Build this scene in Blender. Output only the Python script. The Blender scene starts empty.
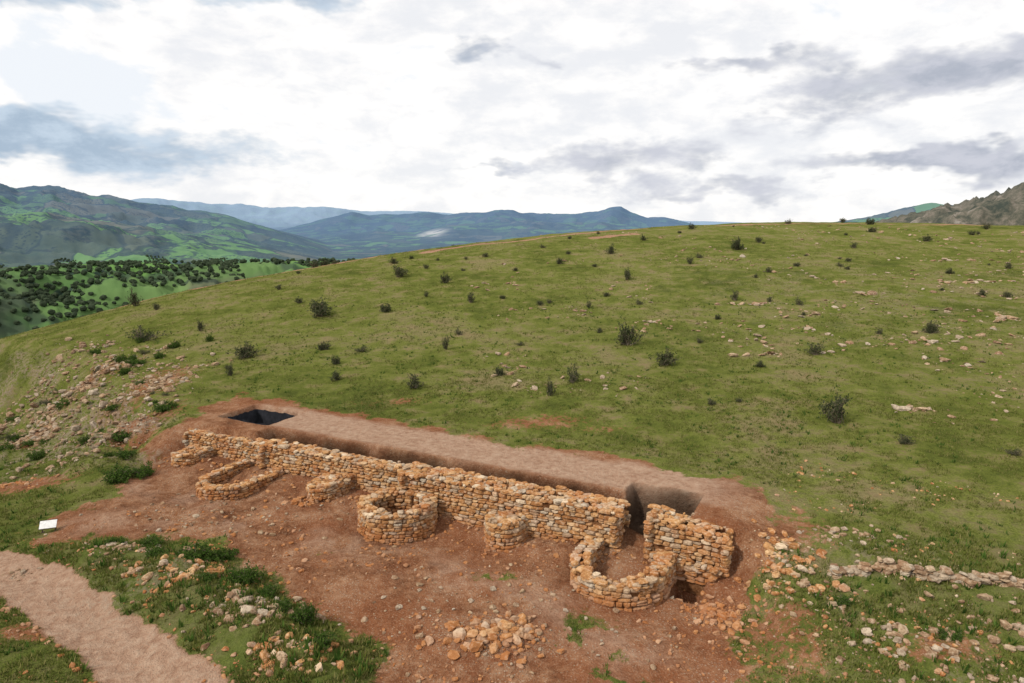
import bpy, bmesh, math, random
import numpy as np
from mathutils import Vector
from mathutils.geometry import tessellate_polygon
rng=np.random.default_rng(7); random.seed(7)
sc=bpy.context.scene
sc.view_settings.view_transform='Standard'
try: sc.view_settings.look='None'
except Exception: pass
sc.view_settings.exposure=0

# ---------------------------------------------------------------- maths
def sm(a,b,x):
    t=np.clip((x-a)/(b-a),0,1); return t*t*(3-2*t)
def vnoise(x,y,seed=0):
    xi=np.floor(x).astype(np.int64); yi=np.floor(y).astype(np.int64)
    fx=x-xi; fy=y-yi; fx=fx*fx*(3-2*fx); fy=fy*fy*(3-2*fy)
    def h(a,b):
        v=(a*374761393+b*668265263+seed*144269504)&0xffffffff
        v=((v^(v>>13))*1274126177)&0xffffffff
        v=v^(v>>16); return (v&0xffffff)/float(0xffffff)
    return (h(xi,yi)*(1-fx)+h(xi+1,yi)*fx)*(1-fy)+(h(xi,yi+1)*(1-fx)+h(xi+1,yi+1)*fx)*fy
def fbm(x,y,seed=0,o=4):
    s=0;a=1;t=0
    for i in range(o):
        s=s+a*vnoise(x*2**i+17.3*i,y*2**i-9.1*i,seed+i); t+=a; a*=.5
    return s/t
def segd(X,Y,p,q):
    dx,dy=q[0]-p[0],q[1]-p[1]; t=np.clip(((X-p[0])*dx+(Y-p[1])*dy)/(dx*dx+dy*dy),0,1)
    return np.hypot(X-p[0]-t*dx,Y-p[1]-t*dy)
def lined(X,Y,pts):
    d=np.full(np.shape(X),1e9)
    for a,b in zip(pts[:-1],pts[1:]): d=np.minimum(d,segd(X,Y,a,b))
    return d
def sdpoly(X,Y,pts):
    d=lined(X,Y,list(pts)+[pts[0]]); ins=np.zeros(np.shape(X),bool)
    n=len(pts)
    for i in range(n):
        x0,y0=pts[i]; x1,y1=pts[(i+1)%n]
        if y0==y1: continue
        c=((y0>Y)!=(y1>Y))&(X<(x1-x0)*(Y-y0)/(y1-y0)+x0); ins^=c
    return np.where(ins,d,-d)

# wall frame: s along the wall, q behind it
P0=np.array([-20.0,39.3]); D=np.array([.8898,-.4563]); N=np.array([.4563,.8898])
def W(s,q): return (P0[0]+s*D[0]+q*N[0], P0[1]+s*D[1]+q*N[1])
def SQ(X,Y):
    a=X-P0[0]; b=Y-P0[1]; return a*D[0]+b*D[1], a*N[0]+b*N[1]

# hill: thin plate spline through surveyed points
CP=np.array([(-12,44,1.9),(-3,39.6,2.0),(10,33,1.9),(-19,44,1.9),(-32.5,54,1.7),(-47,70,1.4),(-60,79,.6),(-50,100,4.3),(-24,116,8.7),
(-2,131,11.4),(29,147,13.7),(76,152,14.8),(105,142,13.9),(18,26,1.7),(35,20,1.8),(40,45,3.6),(25,40,2.8),(60,60,5.8),(0,60,3.9),(-20,70,4.0),(20,80,6.7),
(-5,95,7.9),(60,100,9.8),(-2,200,4),(29,230,6),(90,260,9),(150,200,10),(-24,180,-3),(-52,160,-9),(-85,130,-13),(-105,100,-13),(-80,70,-5),
(150,100,11),(120,50,6),(60,0,1),(0,10,1),(-40,20,0),(-60,45,-3),(-90,0,-8),(0,-60,-4),(100,-60,-2)],float)
def tpsk(r2): return np.where(r2>1e-12,.5*r2*np.log(np.maximum(r2,1e-12)),0)
_p=CP[:,:2]/100; n=len(CP)
K=tpsk(((_p[:,None]-_p[None])**2).sum(-1))+np.eye(n)*2e-4
A=np.zeros((n+3,n+3)); A[:n,:n]=K; A[:n,n]=1; A[:n,n+1:]=_p; A[n,:n]=1; A[n+1:,:n]=_p.T
Wt=np.linalg.solve(A,np.concatenate([CP[:,2],np.zeros(3)]))
def hill(X,Y):
    x=X/100; y=Y/100; z=Wt[n]+Wt[n+1]*x+Wt[n+2]*y
    for i in range(n): z=z+Wt[i]*tpsk((x-_p[i,0])**2+(y-_p[i,1])**2)
    return np.clip(z,-60,25)

PLAT=[(80,0),(35,15),(20,21.5),W(33,1.5),W(-.7,1.5),(-24.7,45.5),(-32.5,54),(-47,69),(-60,79),(-85,95),(-120,130),(-170,220),(-170,900),(900,900),(900,0)]
PATH=[(-30,31),(-25,28.3),(-21.8,26.9),(-18.3,24.8),(-13.4,21.2),(-10,18.7),(-6.5,15.5),(-3,11),(0,4)]
EXC=[(-22,41),(-20.8,34),(-22.6,31),(-21.5,28.6),(-18.8,29.3),(-13.2,28.9),(-8.7,24.8),(-4.9,20.5),(-4.2,15),(6,14),(6.5,19),(8.6,22.5),(9.8,25),(11.4,27.5),(11.6,29.6),
     W(31.0,6.6),W(17.7,7.2),W(4.8,7.6),W(0,8.4),(-19.6,47.0),(-21.2,42.8)]
RIDGETR=[[(-54,95),(-38,105),(-24,112.5),(-14,119)],[(-14,112),(-5,119),(9,124),(20,134),(27,142)],[(42,141),(60,146),(95,138)],[(14,118),(22,124)]]
MOUND=[(-18.2,27.4),(-14.3,25.6),(-10.4,23.2),(-7.2,20.6),(-5.5,18)]

A_=[(-180,-1.5),(-90,1),(-50,3.2),(-41,2.9),(-37,2.75),(-35.3,2.3),(-33.5,2.6),(-31,1.95),(-30,2.0),(-28,1.5),(-26,1.35),(-22.4,.75),(-17.2,-.8),(-13.3,-2),(-8,-3),(180,-3)]
A2=[(-180,-2),(-60,.4),(-45,.6),(-40,.9),(-37,.7),(-34,.9),(-31,.3),(-28,.0),(-25,-.7),(-22,-1.3),(-18,-2.2),(-14,-3),(180,-4)]
B_=[(-180,1),(-40,1.5),(-31,1.9),(-27,1.95),(-25,1.75),(-22,1.75),(-19,1.5),(-15,1.5),(-12,1.2),(-8,1.2),(-4,.95),(5,.7),(20,.2),(180,.5)]
C_=[(-180,-2),(-24,-1.5),(-18,-.2),(-15,.6),(-13,1.1),(-11.5,.85),(-10,1.0),(-7,1.2),(-5.5,.95),(-3.5,1.05),(0,1.3),(2,1.0),(4,1.0),(7,1.15),(8.1,1.65),(8.9,1.6),(9.6,1.2),(11,.75),(12.5,.7),(14.6,.15),(20,-.5),(180,-1)]
C2=[(-180,-3),(-20,-1.9),(-14,-.7),(-11,-.35),(-8,-.5),(-5,.1),(-2,.25),(1,.45),(4,.3),(7,.35),(10,0),(14,-.6),(20,-1),(180,-2)]
D_=[(-180,-3),(20,-3),(25,-.9),(27,-.1),(29.6,.5),(32,1.2),(34.5,1.9),(37,2.7),(45,3.6),(90,2),(180,-3)]
E_=[(-180,-2),(18,-2),(24,.1),(27,.55),(29,1.1),(31,1.5),(33,1.3),(36,1.2),(60,1.5),(180,-2)]
def prof(az,P): a=np.array(P); return np.interp(az,a[:,0],a[:,1])
def farz(X,Y,r,az):
    base=-165+(fbm(X/1400,Y/1400,31,4)-.5)*110
    base=base+(fbm(X/330,Y/330,32,4)-.5)*46
    z=base.copy()
    for P,R0,Wn,Wf,sd in ((A_,6500,2600,2500,1),(A2,3300,900,1200,6),(B_,19000,3000,4000,2),(C_,12500,2000,2500,3),(C2,8300,1100,1500,7),(D_,950,330,500,4),(E_,5200,1200,1500,5)):
        crest=14+R0*np.tan(np.radians(prof(az,P)))
        rr=R0*(1+.22*(fbm(X/(R0*.22),Y/(R0*.22),40+sd,3)-.5))
        w=np.where(r<rr,Wn,Wf)
        g=np.exp(-((r-rr)/w)**2)
        ns=fbm(X/(R0*.05),Y/(R0*.05),60+sd,5); ns=1-np.abs(ns-.5)*3.4
        zr=base+(crest-base)*g*(1+(ns-.72)*.6*(1-g*.78))
        z=np.maximum(z,zr)
    return z
def sbox(s,q,s0,s1,q0,q1,e=.12):
    return sm(s0-e,s0+e,s)*(1-sm(s1-e,s1+e,s))*sm(q0-e,q0+e,q)*(1-sm(q1-e,q1+e,q))
def H(X,Y):
    X=np.asarray(X,float); Y=np.asarray(Y,float)
    r=np.hypot(X,Y); az=np.degrees(np.arctan2(X,Y)); s,q=SQ(X,Y)
    zh=hill(X,Y)
    zh=zh+(fbm(X/9,Y/9,3,4)-.5)*.6*sm(6,16,q)+(fbm(X/1.3,Y/1.3,5,3)-.5)*.16
    flat=sm(-2,0,s)*(1-sm(31,34,s))*(1-sm(7.5,14,q))*sm(-4,1,q)
    zh=zh*(1-flat)+(2.0+(fbm(X/1.1,Y/1.1,6,3)-.5)*.10)*flat
    zl=(fbm(X/3.2,Y/3.2,8,4)-.5)*.55+(fbm(X/.6,Y/.6,9,3)-.5)*.14
    zl=zl-np.maximum(0,-21-X)*.11-np.maximum(0,-30-X)*.08+np.clip((X-9)*.09,0,1.0)*sm(16,24,Y)-.035*np.maximum(0,20-Y)
    zl=zl+.65*np.exp(-(lined(X,Y,MOUND)/1.25)**2)*(.6+.8*fbm(X/1.1,Y/1.1,12,3))
    dpth=lined(X,Y,PATH); zl=zl-.16*np.exp(-(dpth/1.3)**2)
    zl=zl+.4*np.exp(-(((X+.6)/1.6)**2+((Y-21.2)/1.1)**2))
    wl=sm(-2.2,-.2,s)*(1-sm(31.8,35,s))*sm(-9,-4,q)*(1-sm(6,12,q))
    zl=zl+.38*sm(-1.6,.6,q+(fbm(X,Y,14,2)-.5)*.8)*wl
    f=sdpoly(X,Y,PLAT)
    w1=6.5*(1-wl)+.5*wl; w2=1.8*(1-wl)+.35*wl
    t=sm(0,1,(f+w1)/(w1+w2))
    lb=sm(-19,-24,X)
    bank=((fbm(X/2.4,Y/2.4,15,5)-.5)*(1.1+2.0*lb))*np.sqrt(4*t*(1-t)+1e-9)*(1-wl)
    bank=bank+((fbm(X/1.1,Y/1.1,18,3)-.5)*.5+(fbm(X/4.5,Y/4.5,19,4)-.5)*2.2)*lb*sm(-34,-20,f)*(1-sm(-1.5,1.5,f))*sm(30,42,Y)
    z=zl+(zh-zl)*t+bank
    jq=q+(fbm(X/1.5,Y/1.5,16,2)-.5)*.3
    tr=1.25*sbox(s,jq,4.8,27.2,1.5,2.95,.2); pt=1.9*sbox(s,jq,26.9,29.9,1.5,4.2,.2)
    z=z-np.maximum(tr,pt)-1.6*sbox(s,q,-.2,3.9,3.3,6.3,.18)
    z=z-1.1*sbox(s,q,29.9,31.0,-1.2,.2,.25)
    k=sm(190,620,r)
    if np.any(k>0): z=z*(1-k)+farz(X,Y,r,az)*k
    return z
def masks(X,Y):
    r=np.hypot(X,Y); s,q=SQ(X,Y)
    e=sdpoly(X,Y,EXC)+(fbm(X/1.6,Y/1.6,21,4)-.5)*3.4
    dirt=sm(-.8,.8,e)
    for (cx,cy,rx,ry,a) in ((-27.5,37,3.2,1.2,.9),(1.5,40.5,3.8,1.3,.6),(5.5,39,2,.8,.5),(-8,45.5,3,1,.5),(11.0,26.5,2.0,1.6,.8),(-13,17.5,5,1.2,.7),(-17,22,3,.7,.6),(9,21,2,2.5,.6),(-28,51,2.5,7,.75),(-24,43.5,2,3,.9),(-36,58,3,5,.7),(-37,50,2.5,4,.7),(14,20,2,.8,.6)):
        dd=((X-cx)/rx)**2+((Y-cy)/ry)**2
        dirt=np.maximum(dirt,a*np.exp(-dd*.8)*(.5+fbm(X/1.1,Y/1.1,22,4)))
    for (cx,cy,rx,ry,a) in ((2.6,21.2,1.3,1.7,1.1),(-.5,25.5,1.3,.5,.7),(-8,27.5,.9,.5,.5),(3.5,18.5,1.5,1,.8)):
        dd=((X-cx)/rx)**2+((Y-cy)/ry)**2
        dirt=dirt-a*np.exp(-dd)*sm(.4,.6,fbm(X/.7,Y/.7,23,4))
    for T in RIDGETR: dirt=np.maximum(dirt,.95*(1-sm(.7,1.6,lined(X,Y,T)+(fbm(X/6,Y/6,24,3)-.5)*1.6)))
    dp=lined(X,Y,PATH)+(fbm(X/.9,Y/.9,25,3)-.5)*.6
    path=1-sm(.95,1.35,dp)
    pink=sm(2.9,3.6,q)*(1-sm(6.3,7.2,q+(fbm(X,Y,26,3)-.5)))*sm(-1,1,s)*(1-sm(29,33,s))
    pink=np.maximum(pink,path)
    tr=np.minimum(lined(X,Y,[(-21,30.5),(-15,31.5),(-8,29),(-1,25),(4,21),(5,15)]),lined(X,Y,[(-20,35),(-14,32.5)]))
    pink=np.maximum(pink,.5*np.exp(-(tr/1.1)**2)*sm(.35,.6,fbm(X/1.5,Y/1.5,29,4)))
    for T in RIDGETR: pink=np.maximum(pink,.6*(1-sm(.7,1.6,lined(X,Y,T))))
    f=sdpoly(X,Y,PLAT)
    stony=sm(-30,-18,f)*(1-sm(-1,1,f))*(1-sm(-21,-17,X))*sm(36,41,Y)*sm(.40,.56,fbm(X/2.4,Y/2.4,27,5))
    for (cx,cy,rx,ry,a) in ((17,17.5,5,2.5,1),(40,75,22,20,.55),(60,50,20,14,.4),(14,24.5,3,1,.6),(-13,24.6,3.5,1.6,.6),(-.6,21.2,1.8,1.2,.8)):
        stony=np.maximum(stony,a*np.exp(-(((X-cx)/rx)**2+((Y-cy)/ry)**2))*sm(.45,.62,fbm(X/1.8,Y/1.8,28,4)))
    dirt=np.maximum(np.clip(dirt,0,1),path)
    lush=np.exp(-(lined(X,Y,MOUND)/1.6)**2)+np.exp(-(((X-15)/8)**2+((Y-22)/4)**2))*.8+(1-sm(-12,-2,f))*.6
    return dirt,path,pink,np.clip(stony,0,1),np.clip(lush,0,1)

# ---------------------------------------------------------------- mesh helpers
def mesh_np(name,V,F,mats,mi=None,smooth=False,attrs=None):
    me=bpy.data.meshes.new(name); V=np.asarray(V,np.float32); F=np.asarray(F,np.int32)
    k=F.shape[1]; me.vertices.add(len(V)); me.vertices.foreach_set('co',V.ravel())
    me.loops.add(F.size); me.loops.foreach_set('vertex_index',F.ravel())
    me.polygons.add(len(F)); me.polygons.foreach_set('loop_start',np.arange(0,F.size,k,dtype=np.int32))
    try: me.polygons.foreach_set('loop_total',np.full(len(F),k,np.int32))
    except Exception: pass
    for m in mats: me.materials.append(m)
    if mi is not None: me.polygons.foreach_set('material_index',np.asarray(mi,np.int32))
    me.polygons.foreach_set('use_smooth',np.full(len(F),smooth,bool))
    if attrs:
        for a,c in attrs.items():
            at=me.attributes.new(a,'FLOAT_COLOR','POINT'); at.data.foreach_set('color',np.asarray(c,np.float32).ravel())
    me.update(calc_edges=True)
    return me
def obj(name,me,loc=(0,0,0),rot=(0,0,0),scale=(1,1,1),parent=None):
    o=bpy.data.objects.new(name,me); sc.collection.objects.link(o)
    o.location=loc; o.rotation_euler=rot; o.scale=scale
    if parent: o.parent=parent
    return o

# ---------------------------------------------------------------- materials
class NT:
    def __init__(s,name):
        s.m=bpy.data.materials.new(name); s.m.use_nodes=True; s.t=s.m.node_tree; s.t.nodes.clear()
        s.out=s.n('ShaderNodeOutputMaterial'); s.b=s.n('ShaderNodeBsdfDiffuse'); s.l(s.b.outputs[0],s.out.inputs[0])
        s.b.inputs['Roughness'].default_value=.3; s.col=s.b.inputs['Color']
    def n(s,t): return s.t.nodes.new(t)
    def l(s,a,b): s.t.links.new(a,b)
    def put(s,v,i):
        if isinstance(v,(int,float)): i.default_value=v
        elif isinstance(v,tuple): i.default_value=v if len(v)==4 or i.type=='VECTOR' else v+(1,)
        else: s.l(v,i)
    def co(s):
        if not hasattr(s,'_co'): s._co=s.n('ShaderNodeTexCoord').outputs['Object']
        return s._co
    def noise(s,scale,det=5,rough=.55,vec=None,dist=0,out='Fac'):
        k=s.n('ShaderNodeTexNoise'); k.inputs['Scale'].default_value=scale; k.inputs['Detail'].default_value=det
        k.inputs['Roughness'].default_value=rough; k.inputs['Distortion'].default_value=dist
        if vec is None: vec=s.co()
        s.l(vec,k.inputs['Vector']); return k.outputs[out]
    def vor(s,scale,out='Distance',vec=None,feat='F1'):
        k=s.n('ShaderNodeTexVoronoi'); k.feature=feat; k.inputs['Scale'].default_value=scale
        s.l(vec if vec is not None else s.co(),k.inputs['Vector']); return k.outputs[out]
    def ramp(s,f,stops):
        k=s.n('ShaderNodeValToRGB'); e=k.color_ramp.elements
        while len(e)<len(stops): e.new(.5)
        for i,(p,c) in enumerate(stops): e[i].position=p; e[i].color=(c if isinstance(c,tuple) else (c,c,c))+(1,)
        s.put(f,k.inputs[0]); return k.outputs[0]
    def mix(s,f,a,b,mode='MIX'):
        k=s.n('ShaderNodeMix'); k.data_type='RGBA'; k.blend_type=mode
        s.put(f,k.inputs[0]); s.put(a,k.inputs[6]); s.put(b,k.inputs[7]); return k.outputs[2]
    def math(s,op,a,b=0,c=0,clamp=False):
        k=s.n('ShaderNodeMath'); k.operation=op; k.use_clamp=clamp
        s.put(a,k.inputs[0]); s.put(b,k.inputs[1]); s.put(c,k.inputs[2]); return k.outputs[0]
    def sstep(s,x,a,b):
        k=s.n('ShaderNodeMapRange'); k.interpolation_type='SMOOTHSTEP'
        s.put(x,k.inputs[0]); k.inputs[1].default_value=a; k.inputs[2].default_value=b; return k.outputs[0]
    def bump(s,h,st,dist):
        k=s.n('ShaderNodeBump'); k.inputs['Strength'].default_value=st; k.inputs['Distance'].default_value=dist
        s.put(h,k.inputs['Height']); s.l(k.outputs[0],s.b.inputs['Normal'])
    def attr(s,name):
        k=s.n('ShaderNodeAttribute'); k.attribute_name=name; q=s.n('ShaderNodeSeparateColor'); s.l(k.outputs['Color'],q.inputs[0])
        return q.outputs[0],q.outputs[1],q.outputs[2],k.outputs['Alpha']
    def island(s): return s.n('ShaderNodeNewGeometry').outputs['Random Per Island']

def ground_material():
    g=NT('ground_earth_grass')
    dirt,pink,stony,lush=g.attr('m1'); _f,_h,trench_shade,_p=g.attr('m2')
    nb=g.noise(.10,5,.68); nm=g.noise(.55,5,.68); nf=g.noise(3.2,5,.72); nff=g.noise(14,3,.7)
    v=g.math('ADD',g.math('MULTIPLY',nb,.50),g.math('ADD',g.math('MULTIPLY',nm,.32),g.math('MULTIPLY',nf,.25)))
    grass=g.ramp(v,[(.43,(.092,.110,.026)),(.50,(.150,.172,.036)),(.55,(.200,.212,.056)),(.61,(.265,.225,.105))])
    grass=g.mix(g.math('MULTIPLY',g.sstep(nff,.40,.68),.9),grass,g.mix(.65,grass,(.042,.052,.014),'MIX'))
    grass=g.mix(g.math('MULTIPLY',g.sstep(nf,.50,.62),.45),grass,(.070,.088,.022))
    bare=g.math('MULTIPLY',g.sstep(g.math('ADD',g.math('MULTIPLY',nm,.6),g.math('MULTIPLY',nff,.4)),.52,.64),.75)
    grass=g.mix(bare,grass,(.25,.180,.100))
    grass=g.mix(g.math('MULTIPLY',lush,.5),grass,g.mix(g.sstep(nf,.35,.65),(.040,.062,.016),(.11,.145,.035)))
    dv=g.math('ADD',g.math('MULTIPLY',nm,.6),g.math('MULTIPLY',nf,.4))
    soil=g.ramp(dv,[(.36,(.110,.045,.023)),(.46,(.215,.093,.046)),(.53,(.300,.148,.078)),(.60,(.37,.205,.118)),(.68,(.45,.29,.185))])
    soil=g.mix(g.math('MULTIPLY',g.sstep(nb,.56,.44),.5),soil,(.25,.090,.040))
    soil=g.mix(g.math('MULTIPLY',g.sstep(nff,.5,.75),.8),soil,(.42,.28,.18))
    pk=g.ramp(nf,[(.35,(.34,.205,.135)),(.5,(.44,.29,.20)),(.7,(.53,.385,.28))])
    soil=g.mix(g.math('MULTIPLY',pink,.9),soil,pk)
    df=g.sstep(g.math('ADD',dirt,g.math('MULTIPLY',g.math('SUBTRACT',nf,.5),1.8)),.32,.68)
    c=g.mix(df,grass,soil)
    vd2=g.vor(9)
    peb=g.math('MULTIPLY',g.sstep(vd2,.32,.2),g.sstep(nm,.44,.58))
    peb=g.math('MULTIPLY',peb,g.math('ADD',g.math('ADD',.06,g.math('MULTIPLY',df,.6)),stony,clamp=True),clamp=True)
    c=g.mix(peb,c,g.mix(nff,(.30,.21,.14),(.55,.44,.34)))
    c=g.mix(g.math('MULTIPLY',stony,g.math('MULTIPLY',g.sstep(nf,.45,.58),.85)),c,g.mix(nff,(.18,.135,.095),(.38,.30,.215)))
    c=g.mix(trench_shade,c,(.035,.022,.014))  # shade of the trench behind the wall, painted into the soil colour
    g.l(c,g.col)
    h=g.math('ADD',nf,g.math('MULTIPLY',nff,.5))
    g.bump(h,1,.22)
    return g.m
def valley_material():
    g=NT('valley_fields')
    dry,_a,_b,_c=g.attr('m1'); far,haze,quarry,pale=g.attr('m2')
    nc=g.noise(.002,4,.55,out='Color'); vm=g.n('ShaderNodeVectorMath'); vm.operation='SCALE'; vm.inputs['Scale'].default_value=420
    dvv=g.n('ShaderNodeVectorMath'); dvv.operation='ADD'
    g.l(nc,vm.inputs[0]); g.l(vm.outputs[0],dvv.inputs[0]); g.l(g.co(),dvv.inputs[1])
    fl=g.n('ShaderNodeVectorMath'); fl.operation='MULTIPLY'; fl.inputs[1].default_value=(1,1,0); g.l(dvv.outputs[0],fl.inputs[0]); fv=fl.outputs[0]
    cell=g.vor(.0046,'Color',fv); sc_=g.n('ShaderNodeSeparateColor'); g.l(cell,sc_.inputs[0])
    field=g.ramp(sc_.outputs[0],[(.0,(.045,.065,.032)),(.20,(.11,.12,.06)),(.34,(.15,.32,.045)),(.62,(.10,.20,.040)),(.78,(.18,.16,.095)),(.9,(.06,.08,.04))])
    field.node.color_ramp.interpolation='CONSTANT'
    near=g.math('MULTIPLY',g.sstep(haze,.40,.22),g.sstep(g.noise(.004,4,.6),.42,.50))
    field=g.mix(g.math('MULTIPLY',near,.7),field,(.125,.27,.042))
    field=g.mix(.28,field,g.ramp(g.noise(.012,5,.7),[(.35,(.04,.06,.022)),(.65,(.20,.22,.09))]))
    trees=g.sstep(g.vor(.075),.45,.25)
    grove=g.math('MULTIPLY',trees,g.sstep(sc_.outputs[1],.40,.45))
    field=g.mix(g.math('MULTIPLY',grove,.85),field,(.022,.032,.018))
    edge=g.sstep(g.vor(.0046,'Distance',fv,'DISTANCE_TO_EDGE'),.04,.015)
    field=g.mix(g.math('MULTIPLY',edge,.7),field,(.030,.040,.022))
    wood=g.math('MULTIPLY',g.sstep(g.noise(.0020,7,.72),.52,.56),g.sstep(haze,.12,.30))
    field=g.mix(g.math('MULTIPLY',wood,.92),field,g.mix(g.sstep(g.noise(.03,5,.75),.42,.6),(.018,.030,.015),(.070,.075,.042)))
    field=g.mix(quarry,field,(.6,.57,.52))
    rock=g.ramp(g.noise(.05,7,.75),[(.38,(.042,.046,.026)),(.47,(.095,.088,.055)),(.56,(.165,.14,.10)),(.68,(.28,.25,.21))])
    field=g.mix(dry,field,rock)
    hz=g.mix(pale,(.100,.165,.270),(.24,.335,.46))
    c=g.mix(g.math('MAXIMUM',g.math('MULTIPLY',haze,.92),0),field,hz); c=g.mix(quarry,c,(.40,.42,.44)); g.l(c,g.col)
    return g.m
def stone_material(name,tint=(1,1,1),pale=0,earth=1):
    g=NT(name); i=g.island(); nf=g.noise(7,5,.7); nm=g.noise(.8,3,.6)
    base=g.ramp(i,[(0,(.26,.110,.040)),(.13,(.40,.195,.075)),(.32,(.52,.295,.125)),(.48,(.36,.155,.055)),(.60,(.60,.39,.20)),(.72,(.34,.245,.165)),(.84,(.48,.33,.20)),(.93,(.42,.36,.28)),(1,(.68,.53,.36))])
    if pale: base=g.mix(pale,base,g.ramp(i,[(0,(.18,.155,.12)),(.5,(.29,.245,.185)),(1,(.40,.35,.28))]))
    c=g.mix(g.math('MULTIPLY',g.sstep(nf,.44,.68),.9),base,g.mix(.6,base,(.14,.065,.032)))
    c=g.mix(g.math('MULTIPLY',g.sstep(nm,.48,.64),.45 if not pale else .1),c,(.38,.140,.048))
    c=g.mix(g.math('MULTIPLY',g.sstep(nf,.50,.38),.4),c,(.64,.51,.37))
    if earth:
        sx=g.n('ShaderNodeSeparateXYZ'); g.l(g.co(),sx.inputs[0]); zz=g.math('ADD',sx.outputs[2],g.math('MULTIPLY',g.math('SUBTRACT',nm,.5),1.6))
        c=g.mix(g.math('MULTIPLY',g.sstep(zz,.75,.1),.55),c,(.35,.130,.048))
    c=g.mix(1,c,tint,'MULTIPLY')
    g.l(c,g.col); g.bump(g.noise(16,5,.7),.9,.04); return g.m
def core_material():
    g=NT('wall_core_earth'); g.l(g.ramp(g.noise(3,5,.7),[(.35,(.09,.038,.017)),(.5,(.18,.082,.036)),(.65,(.30,.17,.09))]),g.col); g.bump(g.noise(9,5,.7),1,.08); return g.m
def leaf_material(name,a,b,c3):
    g=NT(name); col=g.ramp(g.island(),[(0,a),(.5,b),(1,c3)]); g.l(col,g.col)
    tr=g.n('ShaderNodeBsdfTranslucent'); g.l(col,tr.inputs[0]); mx=g.n('ShaderNodeMixShader'); mx.inputs[0].default_value=.35
    g.l(g.b.outputs[0],mx.inputs[1]); g.l(tr.outputs[0],mx.inputs[2]); g.l(mx.outputs[0],g.out.inputs[0]); return g.m
def plain(name,c,c2=None,scale=8):
    g=NT(name); g.l(g.ramp(g.noise(scale,4,.6),[(.35,c),(.65,c2 or tuple(x*.8 for x in c))]),g.col); return g.m
MG=ground_material(); MV=valley_material(); MS=stone_material('ochre_limestone'); MR=stone_material('field_limestone',(.95,.95,.95),.6,0); MC=core_material()
ML1=leaf_material('shrub_leaf_olive',(.035,.047,.022),(.065,.080,.037),(.12,.125,.068))
ML2=leaf_material('bush_leaf_green',(.030,.065,.012),(.065,.120,.022),(.12,.18,.04))
MGR=leaf_material('grass_blade',(.080,.100,.022),(.150,.170,.036),(.28,.245,.10))
MB=plain('bark_grey',(.13,.10,.07),(.21,.17,.13))
MT=plain('olive_crown',(.030,.045,.026),(.058,.076,.045),.3)

# ---------------------------------------------------------------- ground sheet
def geo(a,b,k):
    m=int(math.log(b/a)/k); return list(a*np.exp(np.linspace(0,math.log(b/a),m,endpoint=False)))
R=np.array([.05,.5,1.5,3]+geo(5,17,.012)+geo(17,25,.0036)+geo(25,46,.0026)+geo(46,55,.004)+geo(55,260,.0075)+geo(260,42000,.0115)+[42000])
T=np.array(list(np.arange(-180,-90,6))+list(np.arange(-90,-46,1.2))+list(np.arange(-46,46,.135))+list(np.arange(46,90,1.2))+list(np.arange(90,180,6)))
RR,TT=np.meshgrid(R,np.radians(T),indexing='ij'); GX=(RR*np.sin(TT)).ravel(); GY=(RR*np.cos(TT)).ravel()
GZ=H(GX,GY); r=np.hypot(GX,GY); az=np.degrees(np.arctan2(GX,GY))
dirt,path,pink,stony,lush=masks(GX,GY)
far=sm(260,300,r)
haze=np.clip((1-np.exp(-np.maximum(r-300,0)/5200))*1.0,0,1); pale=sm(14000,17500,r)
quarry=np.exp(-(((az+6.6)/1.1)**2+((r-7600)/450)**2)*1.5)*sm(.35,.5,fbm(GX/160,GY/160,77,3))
dry=sm(22,26,az)*sm(330,500,r)*(1-sm(1700,2500,r))
dirt=np.where(r>300,dry,dirt)
gs,gq=SQ(GX,GY)
trench_shade=np.maximum(sbox(gs,gq,4.8,27.2,1.3,3.0,.15),sbox(gs,gq,26.8,30,1.3,4.3,.15))*.85  # mask for the painted dark of the trench and its wider right end
quarry=np.where(r<300,trench_shade,quarry)  # near the site this channel carries the painted trench shade, not the quarry
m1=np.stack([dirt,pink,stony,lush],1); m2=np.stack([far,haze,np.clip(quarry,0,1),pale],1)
nr,nt=len(R),len(T); I=np.arange(nr*nt).reshape(nr,nt); J=np.roll(I,-1,axis=1)
F=np.stack([I[:-1].ravel(),J[:-1].ravel(),J[1:].ravel(),I[1:].ravel()],1)[:,::-1]
V=np.stack([GX,GY,GZ],1)
pf=path[F].mean(1)>.5; fr_=r[F].mean(1)>330
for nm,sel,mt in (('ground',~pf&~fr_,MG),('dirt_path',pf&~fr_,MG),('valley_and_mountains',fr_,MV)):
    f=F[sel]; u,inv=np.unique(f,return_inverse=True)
    obj(nm,mesh_np(nm,V[u],inv.reshape(f.shape),[mt],smooth=True,attrs={'m1':m1[u],'m2':m2[u]}))

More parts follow.
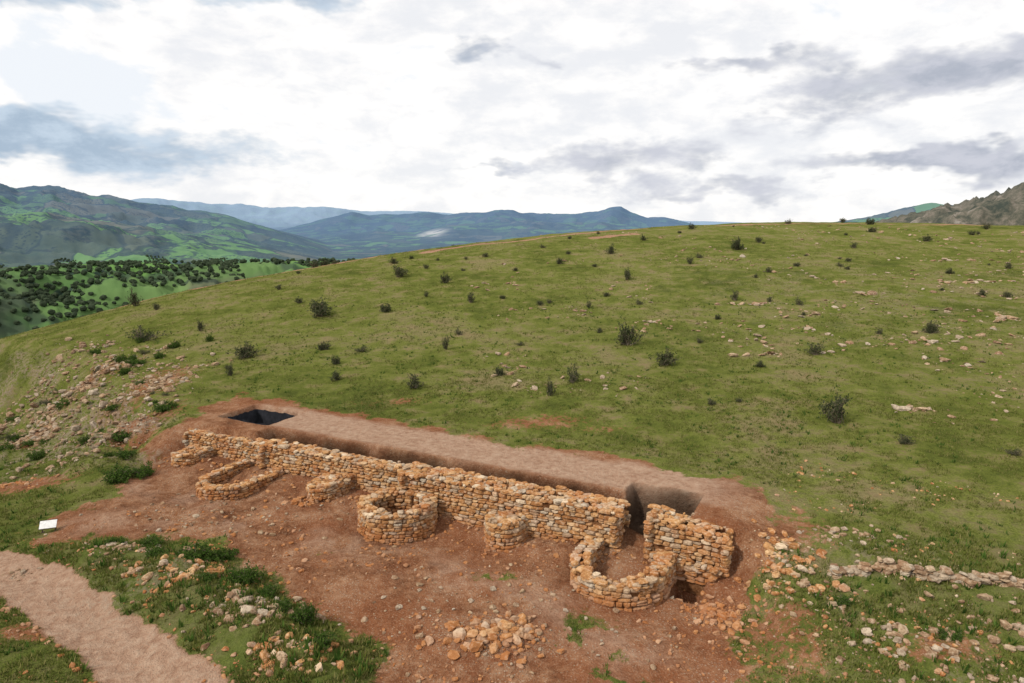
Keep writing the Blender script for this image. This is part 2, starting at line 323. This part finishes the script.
# ---------------------------------------------------------------- stones
bm=bmesh.new(); bmesh.ops.create_icosphere(bm,subdivisions=2,radius=1)
TV=np.array([v.co[:] for v in bm.verts]); TF=np.array([[v.index for v in f.verts] for f in bm.faces]); bm.free()
TB=TV/((np.abs(TV)**8).sum(1,keepdims=True))**(1/8.)
def stones(C,S,ax,box=1.0,jit=.05,cut=(.82,1.25)):
    C=np.asarray(C,float);S=np.asarray(S,float);ax=np.asarray(ax,float); m=len(C)
    T0=(TV*(1-box)*1.15+TB*box)[None]+rng.normal(0,jit,(m,len(TV),3))
    for _ in range(3):
        nn=rng.normal(0,1,(m,1,3)); nn/=np.linalg.norm(nn,axis=2,keepdims=True); dd=rng.uniform(cut[0],cut[1],(m,1,1))
        pr=(T0*nn).sum(2,keepdims=True); T0=T0-nn*np.maximum(pr-dd,0)
    sh=1+rng.normal(0,.08,(m,1,3))*np.sign(T0)
    L=T0*sh*S[:,None,:]
    Vv=np.einsum('nvi,nij->nvj',L,ax)+C[:,None,:]
    Ff=TF[None]+(np.arange(m)*len(TV))[:,None,None]
    return Vv.reshape(-1,3),Ff.reshape(-1,3)
def axes(tx,ty,yaw=0,pitch=0,roll=0):
    a=math.atan2(ty,tx)+yaw; ca,sa=math.cos(a),math.sin(a); cp,sp=math.cos(pitch),math.sin(pitch); cr,sr=math.cos(roll),math.sin(roll)
    X=np.array([ca*cp,sa*cp,sp]); Z0=np.array([-ca*sp,-sa*sp,cp]); Y0=np.cross(Z0,X)
    Yv=Y0*cr+Z0*sr; Z=np.cross(X,Yv); return np.array([X,Yv,Z])
def masonry(name,poly,zb,Hf,hcore,seed,ch=(.12,.23),ln=(.18,.58),mat=None,loose=0.,topz=.07):
    rd=random.Random(seed); P=np.array(poly,float)
    area=.5*np.sum(P[:,0]*np.roll(P[:,1],-1)-np.roll(P[:,0],-1)*P[:,1])
    if area<0: P=P[::-1]
    E=np.roll(P,-1,axis=0)-P; Ln=np.hypot(E[:,0],E[:,1]); cum=np.concatenate([[0],np.cumsum(Ln)]); tot=cum[-1]
    C=[];S=[];A=[]
    z=zb; zmax=max(Hf(p[0],p[1]) for p in P)+.25; ph=rd.uniform(0,6)
    while z<zmax:
        h=rd.uniform(*ch); u=rd.uniform(0,.3)
        while u<tot:
            l=rd.uniform(*ln); m=min(u+l/2,tot-1e-3); i=int(np.searchsorted(cum,m,side='right')-1); i=min(i,len(P)-1)
            t=E[i]/max(Ln[i],1e-9); p=P[i]+t*(m-cum[i]); nn=np.array([t[1],-t[0]])
            wav=.03*math.sin(m*1.3+ph)+.025*math.sin(m*3.1+ph*2)
            top=Hf(p[0],p[1])+rd.uniform(-.06,.06)
            if z+wav+h*.6<top and rd.random()>loose*.25+.012:
                dp=rd.uniform(.26,.36); off=dp/2+rd.uniform(-.035,.04)+(z-zb)*.05
                yaw,pit,rol=rd.gauss(0,.045+loose*.2),rd.gauss(0,.028+loose*.1),rd.gauss(0,.04+loose*.1)
                if rd.random()<.16 and h>.15:   # two thin stones in place of one
                    for kk in (0,1):
                        c=p-nn*off; C.append((c[0],c[1],z+wav+h*(.25+.5*kk))); S.append((l*.485,dp/2,h*.235)); A.append(axes(t[0],t[1],yaw,rd.gauss(0,.03),rol))
                else:
                    hh=h*rd.uniform(.84,1.0); c=p-nn*off; C.append((c[0],c[1],z+wav+h/2+rd.uniform(-.01,.01)))
                    S.append((l*.485,dp/2,hh*.5)); A.append(axes(t[0],t[1],yaw,pit,rol))
            u+=l
        z+=h*.98
    x0,y0=P.min(0); x1,y1=P.max(0); st=.24
    gx,gy=np.meshgrid(np.arange(x0,x1,st),np.arange(y0,y1,st)); gx=gx.ravel()+rng.uniform(-.09,.09,gx.size); gy=gy.ravel()+rng.uniform(-.09,.09,gy.size)
    k=sdpoly(gx,gy,[tuple(p) for p in P])>.10
    for x,y in zip(gx[k],gy[k]):
        hz=Hf(x,y)
        if rd.random()<.2: continue
        s_=rd.uniform(.07,.24); C.append((x,y,hz-topz+rd.uniform(-.05,.03))); S.append((s_,s_*rd.uniform(.6,.95),rd.uniform(.05,.09))); A.append(axes(1,0,rd.uniform(0,6.28),rd.gauss(0,.08+loose*.1),rd.gauss(0,.08+loose*.1)))
        if loose>.2: C.append((x,y,hz-topz-.16)); S.append((.2,.16,.1)); A.append(axes(1,0,rd.uniform(0,6.28)))
    Vs,Fs=stones(C,S,A)
    nn=np.stack([E[:,1]/Ln,-E[:,0]/Ln],1); vn=nn+np.roll(nn,1,axis=0); vn/=np.maximum(np.linalg.norm(vn,axis=1,keepdims=True),.3)
    Q=P-vn*.19; m=len(Q)
    cv=np.array([(a,b,zb-.5) for a,b in Q]+[(a,b,hcore) for a,b in Q])
    tri=tessellate_polygon([[Vector((a,b,0)) for a,b in Q]])
    cf=[]
    for i in range(m): j=(i+1)%m; cf+=[(i,j,m+j),(i,m+j,m+i)]
    for t3 in tri: cf.append(tuple(m+i for i in t3))
    cf=np.array(cf)
    Vall=np.concatenate([Vs,cv]); Fall=np.concatenate([Fs,cf+len(Vs)]); mi=[0]*len(Fs)+[1]*len(cf)
    return obj(name,mesh_np(name,Vall,Fall,[mat or MS,MC],mi))
def fb1(x,y,sd): return float(fbm(np.array([x]),np.array([y]),sd,3)[0])-.5
def rect(s0,s1,q0,q1,st=.8):
    m=max(2,int((s1-s0)/st)); a=[(s,q0) for s in np.linspace(s0,s1,m)]; b=[(s,q1) for s in np.linspace(s1,s0,m)]
    return [W(s,q+ (0.04*math.sin(s*2.1))) for s,q in a+b]
def Hc(h,amp,sd,sl=0,s0=0): 
    def f(x,y):
        s,_=SQ(x,y); return h+amp*2*fb1(x/1.3,y/1.3,sd)+sl*(s-s0)
    return f
masonry('stone_wall',rect(-.8,5.8,1.0,2.05),-.1,Hc(1.62,.14,1),1.48,11)
masonry('stone_wall',rect(5.95,15.9,.75,2.0),-.1,Hc(1.84,.10,2),1.7,12)
masonry('stone_wall',rect(16.15,27.4,.1,1.8),-.1,Hc(2.08,.08,3,.008,16),1.96,13)
masonry('stone_wall',rect(28.4,31.9,.4,2.1),-.1,Hc(2.05,.16,4,-.10,29),1.6,14,loose=.2)
masonry('stone_wall_footing',rect(28.8,31.6,-.1,.5),-.1,Hc(.8,.3,5),.5,15,loose=.5)
def arcpts(cs,cq,R_,a0,a1,m): return [(cs+R_*math.cos(a),cq+R_*math.sin(a)) for a in np.radians(np.linspace(a0,a1,m))]
def U(cs,cq,Ro,Ri,qb): 
    o=[(cs-Ro,qb)]+arcpts(cs,cq,Ro,180,360,16)+[(cs+Ro,qb)]; i=[(cs+Ri,qb)]+arcpts(cs,cq,Ri,360,180,12)+[(cs-Ri,qb)]
    return [W(s,q) for s,q in o+i]
masonry('stone_bastion',U(6.2,-1.6,1.7,1.05,.8),-.2,Hc(.68,.14,6),.5,21,ln=(.16,.42))
masonry('stone_bastion',[W(s,q) for s,q in arcpts(17.0,-1.15,1.9,92,448,26)+arcpts(17.0,-1.15,1.12,448,92,20)],-.2,Hc(1.25,.10,7),1.08,22,ln=(.16,.42))
masonry('stone_bastion',U(28.0,-1.5,1.95,1.12,.15),-.2,Hc(.95,.18,8),.72,23,ln=(.2,.5),ch=(.13,.24))
def stub(cs,w,qo): return [W(s,q) for s,q in [(cs-w,.9)]+arcpts(cs,qo,w,180,360,10)+[(cs+w,.9)]]
masonry('stone_buttress',stub(1.1,.85,-.3),-.15,Hc(.95,.15,9),.75,31,ln=(.16,.42))
masonry('stone_buttress',stub(11.8,.95,-.35),-.15,Hc(1.0,.25,10),.7,32,loose=.3,ln=(.16,.42))
masonry('stone_buttress',stub(22.3,.95,-.35),-.15,Hc(1.15,.15,11),.95,33,ln=(.16,.42))
lw=[(11.9,23.9),(13.5,23.6),(15,23.0),(17,22.6),(19,22.2),(22,21.9),(26,21.2)]
out=[(x,y-.28) for x,y in lw]+[(x,y+.28) for x,y in lw[::-1]]
masonry('ruined_field_wall',out,.0,lambda x,y: float(H(x,y))+.26+.6*fb1(x/.7,y/.7,41),float(H(17,22.6))-.25,41,ch=(.1,.2),ln=(.15,.4),loose=1.0,mat=MR)

# ---------------------------------------------------------------- scattered rock
def scatter(name,pts,sizes,mat,flat=.5,sink=.3,box=.75):
    pts=np.array(pts); z=H(pts[:,0],pts[:,1]); C=[];S=[];A=[]
    for (x,y),zz,s_ in zip(pts,z,sizes):
        a=s_*random.uniform(.8,1.3)/2; b=a*random.uniform(.5,.95); c=a*random.uniform(flat*.7,flat*1.3)
        C.append((x,y,zz+c*(1-sink*2))); S.append((a,b,c)); A.append(axes(1,0,random.uniform(0,6.28),random.gauss(0,.25),random.gauss(0,.25)))
    Vs,Fs=stones(C,S,A,box=box,jit=.11,cut=(.6,1.05)); return obj(name,mesh_np(name,Vs,Fs,[mat]))
def blob(cx,cy,rx,ry,m): return [(cx+rx*random.gauss(0,.5),cy+ry*random.gauss(0,.5)) for _ in range(m)]
def szs(m,a,b): return [a+(b-a)*random.random()**3.5 for _ in range(m)]
def pile(name,cx,cy,rx,ry,m,a,b,mat): p=blob(cx,cy,rx,ry,m); return scatter(name,p,szs(m,a,b),mat)
pile('rubble_pile',-.6,21.3,1.6,1.0,340,.06,.42,MS)
pile('rubble_pile',-12.2,25.0,2.8,1.2,230,.05,.42,MS)
pile('rubble_pile',-9.0,22.5,2.0,1.2,260,.05,.40,MR)
pile('rubble_pile',-7.2,20.0,1.8,1.3,240,.05,.38,MS)
pile('rubble_pile',-16.3,27.4,2.2,.8,140,.05,.33,MR)
pile('rubble_pile',-20.5,26.3,1.0,.4,24,.08,.3,MR)
pile('rubble_pile',10.4,24.6,1.6,1.6,260,.06,.40,MS)
pile('rubble_pile',7.6,22.9,1.3,1.3,200,.06,.36,MS)
pile('rubble_pile',-10.3,33.0,1.2,.5,70,.07,.4,MS)
pile('rubble_pile',13.4,26.0,2.2,.7,50,.1,.35,MR)
pile('rubble_pile',-28.5,37.5,1.6,.6,80,.07,.4,MS)
p=[];z_=[]
m=9000; th=np.radians(rng.uniform(-42,42,m)); rr=rng.uniform(15,37,m); X=rr*np.sin(th); Y=rr*np.cos(th)
s,q=SQ(X,Y); k=(q<0.2)|(s>33)|(s<-2); nz=fbm(X/3,Y/3,51,3); k&=(nz>.42)&~((lined(X,Y,PATH)<1.2))
p+=list(zip(X[k],Y[k])); z_+=szs(int(k.sum()),.03,.20)
m=700; ss=rng.uniform(-1,32,m); qq=-np.abs(rng.normal(0,.9,m))+.4
for a,b in zip(ss,qq): p.append(W(a,b))
z_+=szs(m,.04,.28)
scatter('loose_stones',p,z_,MS)
p=[];z_=[]
for cx,cy,rx,ry,mm,a,b in ((0,23,7,4,300,.04,.24),(-14,31,7,3,260,.04,.24)):
    p+=blob(cx,cy,rx,ry,mm); z_+=szs(mm,a,b)
scatter('grey_debris_stones',p,z_,MR)
p=[];z_=[]
for cx,cy,rx,ry,mm,a,b in ((16.5,18,5,3.4,560,.05,.34),(11.5,21,2.5,3,140,.06,.34),(-28.5,49,3.6,9,1100,.06,.5),(-25.5,42,2.6,3,380,.06,.45),(-37,54,6,10,1500,.08,.6),(-46,64,6,8,500,.1,.7),(15,21,4,1.5,60,.08,.4)):
    p+=blob(cx,cy,rx,ry,mm); z_+=szs(mm,a,b)
scatter('field_stones',p,z_,MR)
p=[];z_=[]
m=6200; th=np.radians(rng.uniform(-10,46,m)); rr=rng.uniform(45,150,m); X=rr*np.sin(th); Y=rr*np.cos(th)
nz=fbm(X/7,Y/7,52,4)+.003*(X-22); k=(nz>.61); p+=list(zip(X[k],Y[k])); z_+=szs(int(k.sum()),.12,.7)
for cx,cy,rx,ry,mm in ((25,72,3,.6,30),(40,75,3,1,18),(25,41,1.6,.5,18),(20.5,54,2,.5,12),(55,80,5,1,24),(34,56,3,.6,16),(60,95,6,1,20),(27,62,3,.7,16),(45,62,3,.7,16),(14,66,3,.5,12)):
    p+=blob(cx,cy,rx,ry,mm); z_+=szs(mm,.2,.9)
scatter('hillside_rocks',p,z_,MR,flat=.32,sink=.3)
p=[];z_=[]
for (a,b) in zip(PATH[1:-2],PATH[2:-1]):
    L=math.dist(a,b); nx,ny=(b[1]-a[1])/L,-(b[0]-a[0])/L
    for i in range(int(L/.28)):
        t=i*.28/L
        if random.random()<.75: p.append((a[0]+(b[0]-a[0])*t+nx*1.35+random.gauss(0,.07),a[1]+(b[1]-a[1])*t+ny*1.35+random.gauss(0,.07))); z_.append(random.uniform(.1,.22))
scatter('path_edging_stones',p,z_,MS)

# olive groves down in the valley
p=[];sz=[]
for _ in range(80):
    a_=math.radians(random.uniform(-46,-15)); rr_=random.uniform(430,2600); cx,cy=rr_*math.sin(a_),rr_*math.cos(a_); th=random.uniform(0,3.14); nx_,ny_=random.randint(6,16),random.randint(5,12); sp_=random.uniform(8,11)
    dens=random.choice([.95,.9,.5,.3])
    for i in range(nx_):
        for j in range(ny_):
            if random.random()<dens:
                u_,v_=(i-nx_/2)*sp_+random.gauss(0,.9),(j-ny_/2)*sp_+random.gauss(0,.9); p.append((cx+u_*math.cos(th)-v_*math.sin(th),cy+u_*math.sin(th)+v_*math.cos(th))); sz.append(random.uniform(1.7,3.1))
pa=np.array(p); zz=H(pa[:,0],pa[:,1]); sz=np.array(sz)
C=np.stack([pa[:,0],pa[:,1],zz+sz*.8],1); S=np.stack([sz,sz,sz*.85],1); A=np.tile(np.eye(3),(len(pa),1,1))
Vs,Fs=stones(C,S,A,box=.1,jit=.16); obj('olive_grove',mesh_np('olive_grove',Vs,Fs,[MT]))

# ---------------------------------------------------------------- plants
def shrub_mesh(name,seed,leaf,nst=18,nleaf=11,spread=1.0,ls=.05,hgt=1.0):
    rd=random.Random(seed); V=[];F=[];MI=[]
    def tube(p,q,r0,r1):
        d=(q-p).normalized(); u=d.orthogonal().normalized(); w=d.cross(u); b=len(V)
        for c,rad in ((p,r0),(q,r1)):
            for k in range(3): a=k*2.094; V.append(tuple(c+u*math.cos(a)*rad+w*math.sin(a)*rad))
        for k in range(3): F.append((b+k,b+(k+1)%3,b+3+(k+1)%3,b+3+k)); MI.append(1)
    def leafq(c,sz):
        n=Vector((rd.gauss(0,1),rd.gauss(0,1),rd.gauss(0,1)+.6)).normalized(); u=n.orthogonal().normalized(); w=n.cross(u); a=rd.uniform(0,6.28)
        u,w=u*math.cos(a)+w*math.sin(a),w*math.cos(a)-u*math.sin(a); b=len(V)
        for x,y in ((-1,0),(0,-.5),(1,0),(0,.5)): V.append(tuple(c+u*x*sz+w*y*sz))
        F.append((b,b+1,b+2,b+3)); MI.append(0)
    for i in range(nst):
        a=rd.uniform(0,6.28); el=rd.uniform(.15,1)**.7; d=Vector((math.cos(a)*spread*(1.15-el*.8),math.sin(a)*spread*(1.15-el*.8),el*hgt))*rd.uniform(.55,1.0)
        p=Vector((rd.gauss(0,.05),rd.gauss(0,.05),-.05)); segs=4
        for k in range(segs):
            q=p+d/segs+Vector((rd.gauss(0,.05),rd.gauss(0,.05),rd.gauss(0,.03)+.01)); tube(p,q,.028*(1-k/segs)+.006,.028*(1-(k+1)/segs)+.005)
            if k>=1:
                for j in range(3):
                    e=q+Vector((rd.gauss(0,.17),rd.gauss(0,.17),rd.gauss(.06,.11))); e.z=max(e.z,.02); tube(q,e,.009,.004)
                    for l in range(nleaf): 
                        c=q.lerp(e,rd.uniform(.3,1.15))+Vector((rd.gauss(0,.05),rd.gauss(0,.05),rd.gauss(0,.05))); leafq(c,ls*rd.uniform(.6,1.4))
            p=q
    return mesh_np(name,V,F,[leaf,MB],MI)
SM=[shrub_mesh('shrub_m%d'%i,100+i,ML1,nst=12+4*(i%3),nleaf=7+3*(i%2),ls=.042+.006*(i%3),spread=.8+.15*(i%3)) for i in range(6)]
BM=[shrub_mesh('bush_m%d'%i,200+i,ML2,nst=26,nleaf=14,ls=.05,hgt=.6,spread=1.0) for i in range(3)]
SH=[(-37.5,68.5,1.8,1.8),(-20.9,73.2,1.7,1.9),(-23.5,58.7,1.0,1.3),(-15.4,92.4,1.4,1.8),(-7.0,48.0,0.7,1.0),(-14.6,55.6,0.4,0.7),(4.3,47.8,0.6,1.8),(9.9,57.6,1.0,1.9),(11.7,51.7,0.8,1.2),(19.3,39.1,1.1,2.0),(24.2,53.3,0.8,0.9),(34.2,104.6,0.9,1.8),(30.0,70.9,0.5,1.1),(14.5,86.3,0.6,1.5),(-8.6,87.8,0.8,1.2),(-5.7,58.3,0.4,1.4),(-4.7,76.1,0.6,1.1),(-13.8,73.7,0.7,0.9),(-13.3,59.5,0.8,0.7),(-13.5,51.0,0.5,0.8),(2.6,45.0,0.3,1.1),(12.7,42.5,0.4,0.5),(21.4,35.8,0.5,0.5),(36.6,59.0,0.6,1.0),
(26.1,34,.5,.5),(50,72.5,.55,.8),(14.8,103.7,.75,1.3),(24.5,94.5,.6,1.2),(24.2,73.7,.5,1.1),(-17,60.5,.6,.7),(-5,63,.5,.8),(52,71.5,.5,.7),(67.8,113,.75,1),(27.6,72.7,.4,.7),(8.3,72.7,.4,.7),(-.9,50.4,.45,.6),(27,98.7,.65,1),(6.8,97,.65,.9),(-49,88.5,.7,2.0),(-43.6,83,.6,1.1),(-31.6,109,1,1.1),(-30,110,.7,.9),(-28.6,110,.7,.9),(-32.5,70.5,.35,1.2),(-22.4,53,.3,.9),(14.7,42.8,.3,.35),(52.7,106,.6,.9),(73,141,1,1.2),(58,146,1,1.4),(71,149,.9,1),(34,131,.8,1),(16,57.7,.4,.5),(32.3,59.2,.35,.5),(18.9,51,.35,.5),(.7,58.6,.45,.5),(8.1,62.2,.4,.5),(-17.5,102.5,.75,.9),(-12.3,97.4,.55,.8),(64,88.3,.6,.8),(54.8,85.7,.5,.7),(13.8,73.3,.5,.8),(3,73.8,.45,.6),
(-25,80,.5,.7),(-30,88,.6,.8),(-10,80,.4,.6),(20,66,.35,.5),(44,92,.6,.8),(40,112,.7,1),(22,115,.6,.9),(80,120,.9,1),(88,128,1,1.1),(65,125,.8,.9),(5,110,.6,.8),(-4,104,.5,.7)]
for i,(x,y,w,h) in enumerate(SH):
    obj('shrub',SM[i%6],(x,y,float(H(x,y))-.03),(0,0,random.uniform(0,6.28)),(w*1.25,w*1.25,h*1.15))
for i in range(40):
    a_=math.radians(random.uniform(-18,42)); rr_=random.uniform(70,150); x,y=rr_*math.sin(a_),rr_*math.cos(a_); w=random.uniform(.3,.6)
    obj('shrub',SM[i%6],(x,y,float(H(x,y))-.03),(0,0,random.uniform(0,6.28)),(w*1.2,w*1.2,w*1.3))
for i,(x,y,w,h) in enumerate([(-13.2,26.6,.95,1.0),(-12.2,26.9,.7,.8),(-10.6,24.9,.9,1.0),(-7.3,22.0,.6,1.1),(-21.7,36.0,1.1,1.1),(-20.8,36.6,.8,.9),(-8.2,22.6,.5,.6),(-15.8,28.0,.7,.6),(-14.6,26.2,.6,.5),(-9.3,23.9,.6,.6),(-6.3,20.4,.6,.6),(-11.6,24.2,.5,.5),(-17.2,27.6,.5,.5),(14.5,20.5,.5,.4),(11.8,22.4,.5,.4),(-23.5,45,1.0,.8),(-25,42,.9,.8),(-23,39,.8,.6)]+[(-26+random.gauss(0,2),43+random.gauss(0,4),random.uniform(.3,.8),random.uniform(.3,.8)) for _ in range(12)]+[(-37+random.gauss(0,5),54+random.gauss(0,7),random.uniform(.4,1.2),random.uniform(.4,1.1)) for _ in range(36)]):
    obj('bush',(BM if i%3 or i<18 else SM)[i%3],(x,y,float(H(x,y))-.05),(0,0,random.uniform(0,6.28)),(w,w,h))
def grassmesh(name,m,r0,r1,h0,h1,thr,sd,mat,nb=5):
    th=np.radians(rng.uniform(-44,44,m)); rr=rng.uniform(r0,r1,m); X=rr*np.sin(th); Y=rr*np.cos(th)
    dt,pa,pk,st,lu=masks(X,Y); nz=fbm(X/1.1,Y/1.1,sd,4)+.25*(fbm(X/8,Y/8,sd+3,3)-.5)+lu*.12
    s,q=SQ(X,Y); k=(dt+rng.uniform(-.2,.2,m)<.35)&(nz>thr)&~((s>-1)&(s<33)&(q>-.5)&(q<7))
    X=X[k];Y=Y[k];lu=lu[k]; Z=H(X,Y); m=len(X); hgt=rng.uniform(h0,h1,m)*(1+lu*.6)
    b=rng.uniform(0,6.28,(m,nb)); rad=rng.uniform(0,.12,(m,nb)); bx=X[:,None]+np.cos(b)*rad; by=Y[:,None]+np.sin(b)*rad
    hh=hgt[:,None]*rng.uniform(.6,1.2,(m,nb)); w=hh*.16+.006; o=b+1.57; ln=hh*rng.uniform(.1,.8,(m,nb))
    z=Z[:,None]-.02+0*bx
    v0=np.stack([bx-np.cos(o)*w,by-np.sin(o)*w,z],-1); v1=np.stack([bx+np.cos(o)*w,by+np.sin(o)*w,z],-1); v2=np.stack([bx+np.cos(b)*ln,by+np.sin(b)*ln,z+hh],-1)
    Vv=np.stack([v0,v1,v2],2).reshape(-1,3); Ff=np.arange(len(Vv)).reshape(-1,3)
    return obj(name,mesh_np(name,Vv,Ff,[mat]))
grassmesh('grass',100000,14,50,.05,.13,.47,61,MGR)
grassmesh('grass',100000,45,125,.07,.17,.50,71,MGR,4)
grassmesh('low_herbs',14000,16,80,.08,.2,.58,81,ML2,7)

# ---------------------------------------------------------------- information panel
def box(bmx,sx,sy,sz,loc,rot=(0,0,0)):
    from mathutils import Euler,Matrix
    g=bmesh.ops.create_cube(bmx,size=1); vs=g['verts']
    M=Matrix.Translation(loc)@Euler(rot).to_matrix().to_4x4()@Matrix.Diagonal((sx,sy,sz,1)); bmesh.ops.transform(bmx,matrix=M,verts=vs)
def bmobj(name,fn,mat,parent,bev=.006):
    b=bmesh.new(); fn(b); bmesh.ops.bevel(b,geom=b.edges[:],offset=bev,segments=2,affect='EDGES'); me=bpy.data.meshes.new(name); b.to_mesh(me); b.free(); me.materials.append(mat); return obj(name,me,parent=parent)
e=bpy.data.objects.new('information_panel',None); sc.collection.objects.link(e); e.location=(-21.8,30.2,float(H(-21.8,30.2))); e.rotation_euler=(0,0,math.radians(20)); e.scale=(.75,.75,.75)
white=plain('panel_white',(.8,.8,.78)); steel=plain('steel_dark',(.12,.09,.07))
bmobj('panel_face',lambda b: box(b,.92,.56,.03,(0,0,.5),(math.radians(38),0,0)),white,e)
def fr(b):
    box(b,.98,.035,.05,(0,-.235,.305),(math.radians(38),0,0)); box(b,.98,.035,.05,(0,.235,.675),(math.radians(38),0,0))
bmobj('panel_frame',fr,steel,e)
def legs(b):
    for x in (-.36,.36): box(b,.06,.06,.5,(x,.05,.25)); box(b,.2,.2,.04,(x,.05,0))
bmobj('legs',legs,steel,e)
def liner():
    V=[];F=[]; c=[(.1,3.6),(3.6,3.6),(3.6,6.0),(.1,6.0)]; per=[]
    for i in range(4):
        a,b=c[i],c[(i+1)%4]; L=math.dist(a,b)
        for k in range(int(L/.2)): t=k*.2/L; per.append((a[0]+(b[0]-a[0])*t,a[1]+(b[1]-a[1])*t))
    m=len(per)
    for j,zz in enumerate((.35,.8,1.2,1.6,1.85)):
        for s,q in per:
            w=.03*random.gauss(0,1); x,y=W(s+w,q+w); V.append((x,y,zz+random.gauss(0,.03)))
    for j in range(4):
        for i in range(m): F.append((j*m+i,j*m+(i+1)%m,(j+1)*m+(i+1)%m,(j+1)*m+i))
    return obj('pit_liner',mesh_np('pit_liner',V,F,[plain('black_geotextile',(.02,.022,.026),(.035,.037,.045),3)],smooth=True))
liner()

# ---------------------------------------------------------------- light & sky
saz,sel=math.radians(-125),math.radians(42)
sd=Vector((math.sin(saz)*math.cos(sel),math.cos(saz)*math.cos(sel),math.sin(sel)))
L=bpy.data.lights.new('sun','SUN'); L.energy=2.9; L.angle=math.radians(3); L.color=(1,.93,.83)
lo=bpy.data.objects.new('sun',L); sc.collection.objects.link(lo); lo.rotation_euler=sd.to_track_quat('Z','Y').to_euler()
w=bpy.data.worlds.new('World'); sc.world=w; w.use_nodes=True; t=w.node_tree; t.nodes.clear()
try: w.cycles.sampling_method='MANUAL'; w.cycles.sample_map_resolution=256
except Exception: pass
g=NT.__new__(NT); g.t=t
ou=g.n('ShaderNodeOutputWorld'); bg=g.n('ShaderNodeBackground'); g.l(bg.outputs[0],ou.inputs[0]); bg.inputs[1].default_value=.1
sk=g.n('ShaderNodeTexSky'); sk.sky_type='NISHITA'; sk.sun_disc=False; sk.sun_elevation=sel; sk.sun_rotation=saz; sk.altitude=700
dirv=g.n('ShaderNodeTexCoord').outputs['Generated']; sx=g.n('ShaderNodeSeparateXYZ'); g.l(dirv,sx.inputs[0])
def vmath(op,a,b):
    k=g.n('ShaderNodeVectorMath'); k.operation=op; g.l(a,k.inputs[0])
    if isinstance(b,tuple): k.inputs[1].default_value=b
    else: g.l(b,k.inputs[1])
    return k.outputs[0]
cv=vmath('MULTIPLY',dirv,(1,1,2.3))
n1=g.noise(4.2,6,.58,cv,.3); n2=g.noise(13,6,.62,cv,.2)
wc=g.noise(7,4,.6,cv,out='Color')
wdir=vmath('ADD',dirv,vmath('MULTIPLY',vmath('SUBTRACT',wc,(.5,.5,.5)),(.26,.26,.11)))
CL=[(-30,5.6,12,2.0,1.15),(-38,6.8,8,2.0,.8),(-34,15.0,9,1.4,1.1),(-15.5,16.4,7,1.1,1.1),(-3.2,13.2,3.4,1.3,1.0),(3,12.2,1.5,.6,.5),(9,5.0,8.0,1.9,1.1),(17,12.4,5,.8,.85),(26,9.8,9,2.4,1.15),(28,4.6,7,1.0,1.0),(-2,4.1,4,.6,.85),(17.7,2.7,6,.7,.8),(37,11,6,2.2,.85),(34,3.8,5,1.1,.8),(62,12,14,5,.9),(-62,10,12,4,.9)]
tot=None
for azd,eld,wa,we,am in CL:
    a_,e_=math.radians(azd),math.radians(eld); cx,cy,cz=math.sin(a_)*math.cos(e_),math.cos(a_)*math.cos(e_),math.sin(e_)
    k=g.n('ShaderNodeMapping'); k.vector_type='TEXTURE'; k.inputs['Location'].default_value=(cx,cy,cz)
    k.inputs['Rotation'].default_value=(0,0,-a_); k.inputs['Scale'].default_value=(math.radians(wa),.6,math.radians(we)); g.l(wdir,k.inputs[0])
    ln=g.n('ShaderNodeVectorMath'); ln.operation='LENGTH'; g.l(k.outputs[0],ln.inputs[0])
    ex=g.n('ShaderNodeMapRange'); ex.interpolation_type='SMOOTHSTEP'; g.l(ln.outputs['Value'],ex.inputs[0]); ex.inputs[1].default_value=1.8; ex.inputs[2].default_value=0; ex.inputs[4].default_value=am
    ex=ex.outputs[0]; tot=ex if tot is None else g.math('ADD',tot,ex)
nn=g.math('ADD',g.math('MULTIPLY',g.math('SUBTRACT',n1,.5),1.9),g.math('MULTIPLY',g.math('SUBTRACT',n2,.5),1.1))
dens=g.math('ADD',tot,nn)
dk=g.sstep(dens,.40,1.10)
wv=g.math('ADD',g.math('MULTIPLY',n1,.55),g.math('MULTIPLY',n2,.45))
white_=g.mix(g.sstep(wv,.44,.60),(10.8,10.6,10.4),(8.9,9.0,9.3))
blue=g.math('MULTIPLY',g.sstep(n1,.42,.34),.40)
white_=g.mix(blue,white_,(6.6,7.8,9.3))
white_=g.mix(.04,white_,sk.outputs[0])
lf=g.sstep(sx.outputs[0],.1,-.35)
grey=g.mix(g.sstep(n2,.38,.62),g.mix(lf,(4.0,4.4,5.3),(3.6,4.8,6.2)),g.mix(lf,(6.0,6.2,7.0),(5.5,6.7,8.0)))
col=g.mix(g.math('MULTIPLY',dk,.92),white_,grey)
g.l(col,bg.inputs[0])

# ---------------------------------------------------------------- camera
cam=bpy.data.cameras.new('camera'); cam.lens=24; cam.sensor_width=36; cam.clip_start=.1; cam.clip_end=80000
co=bpy.data.objects.new('camera',cam); sc.collection.objects.link(co); co.location=(0,0,14); co.rotation_euler=(math.radians(90-9.6),0,0); sc.camera=co
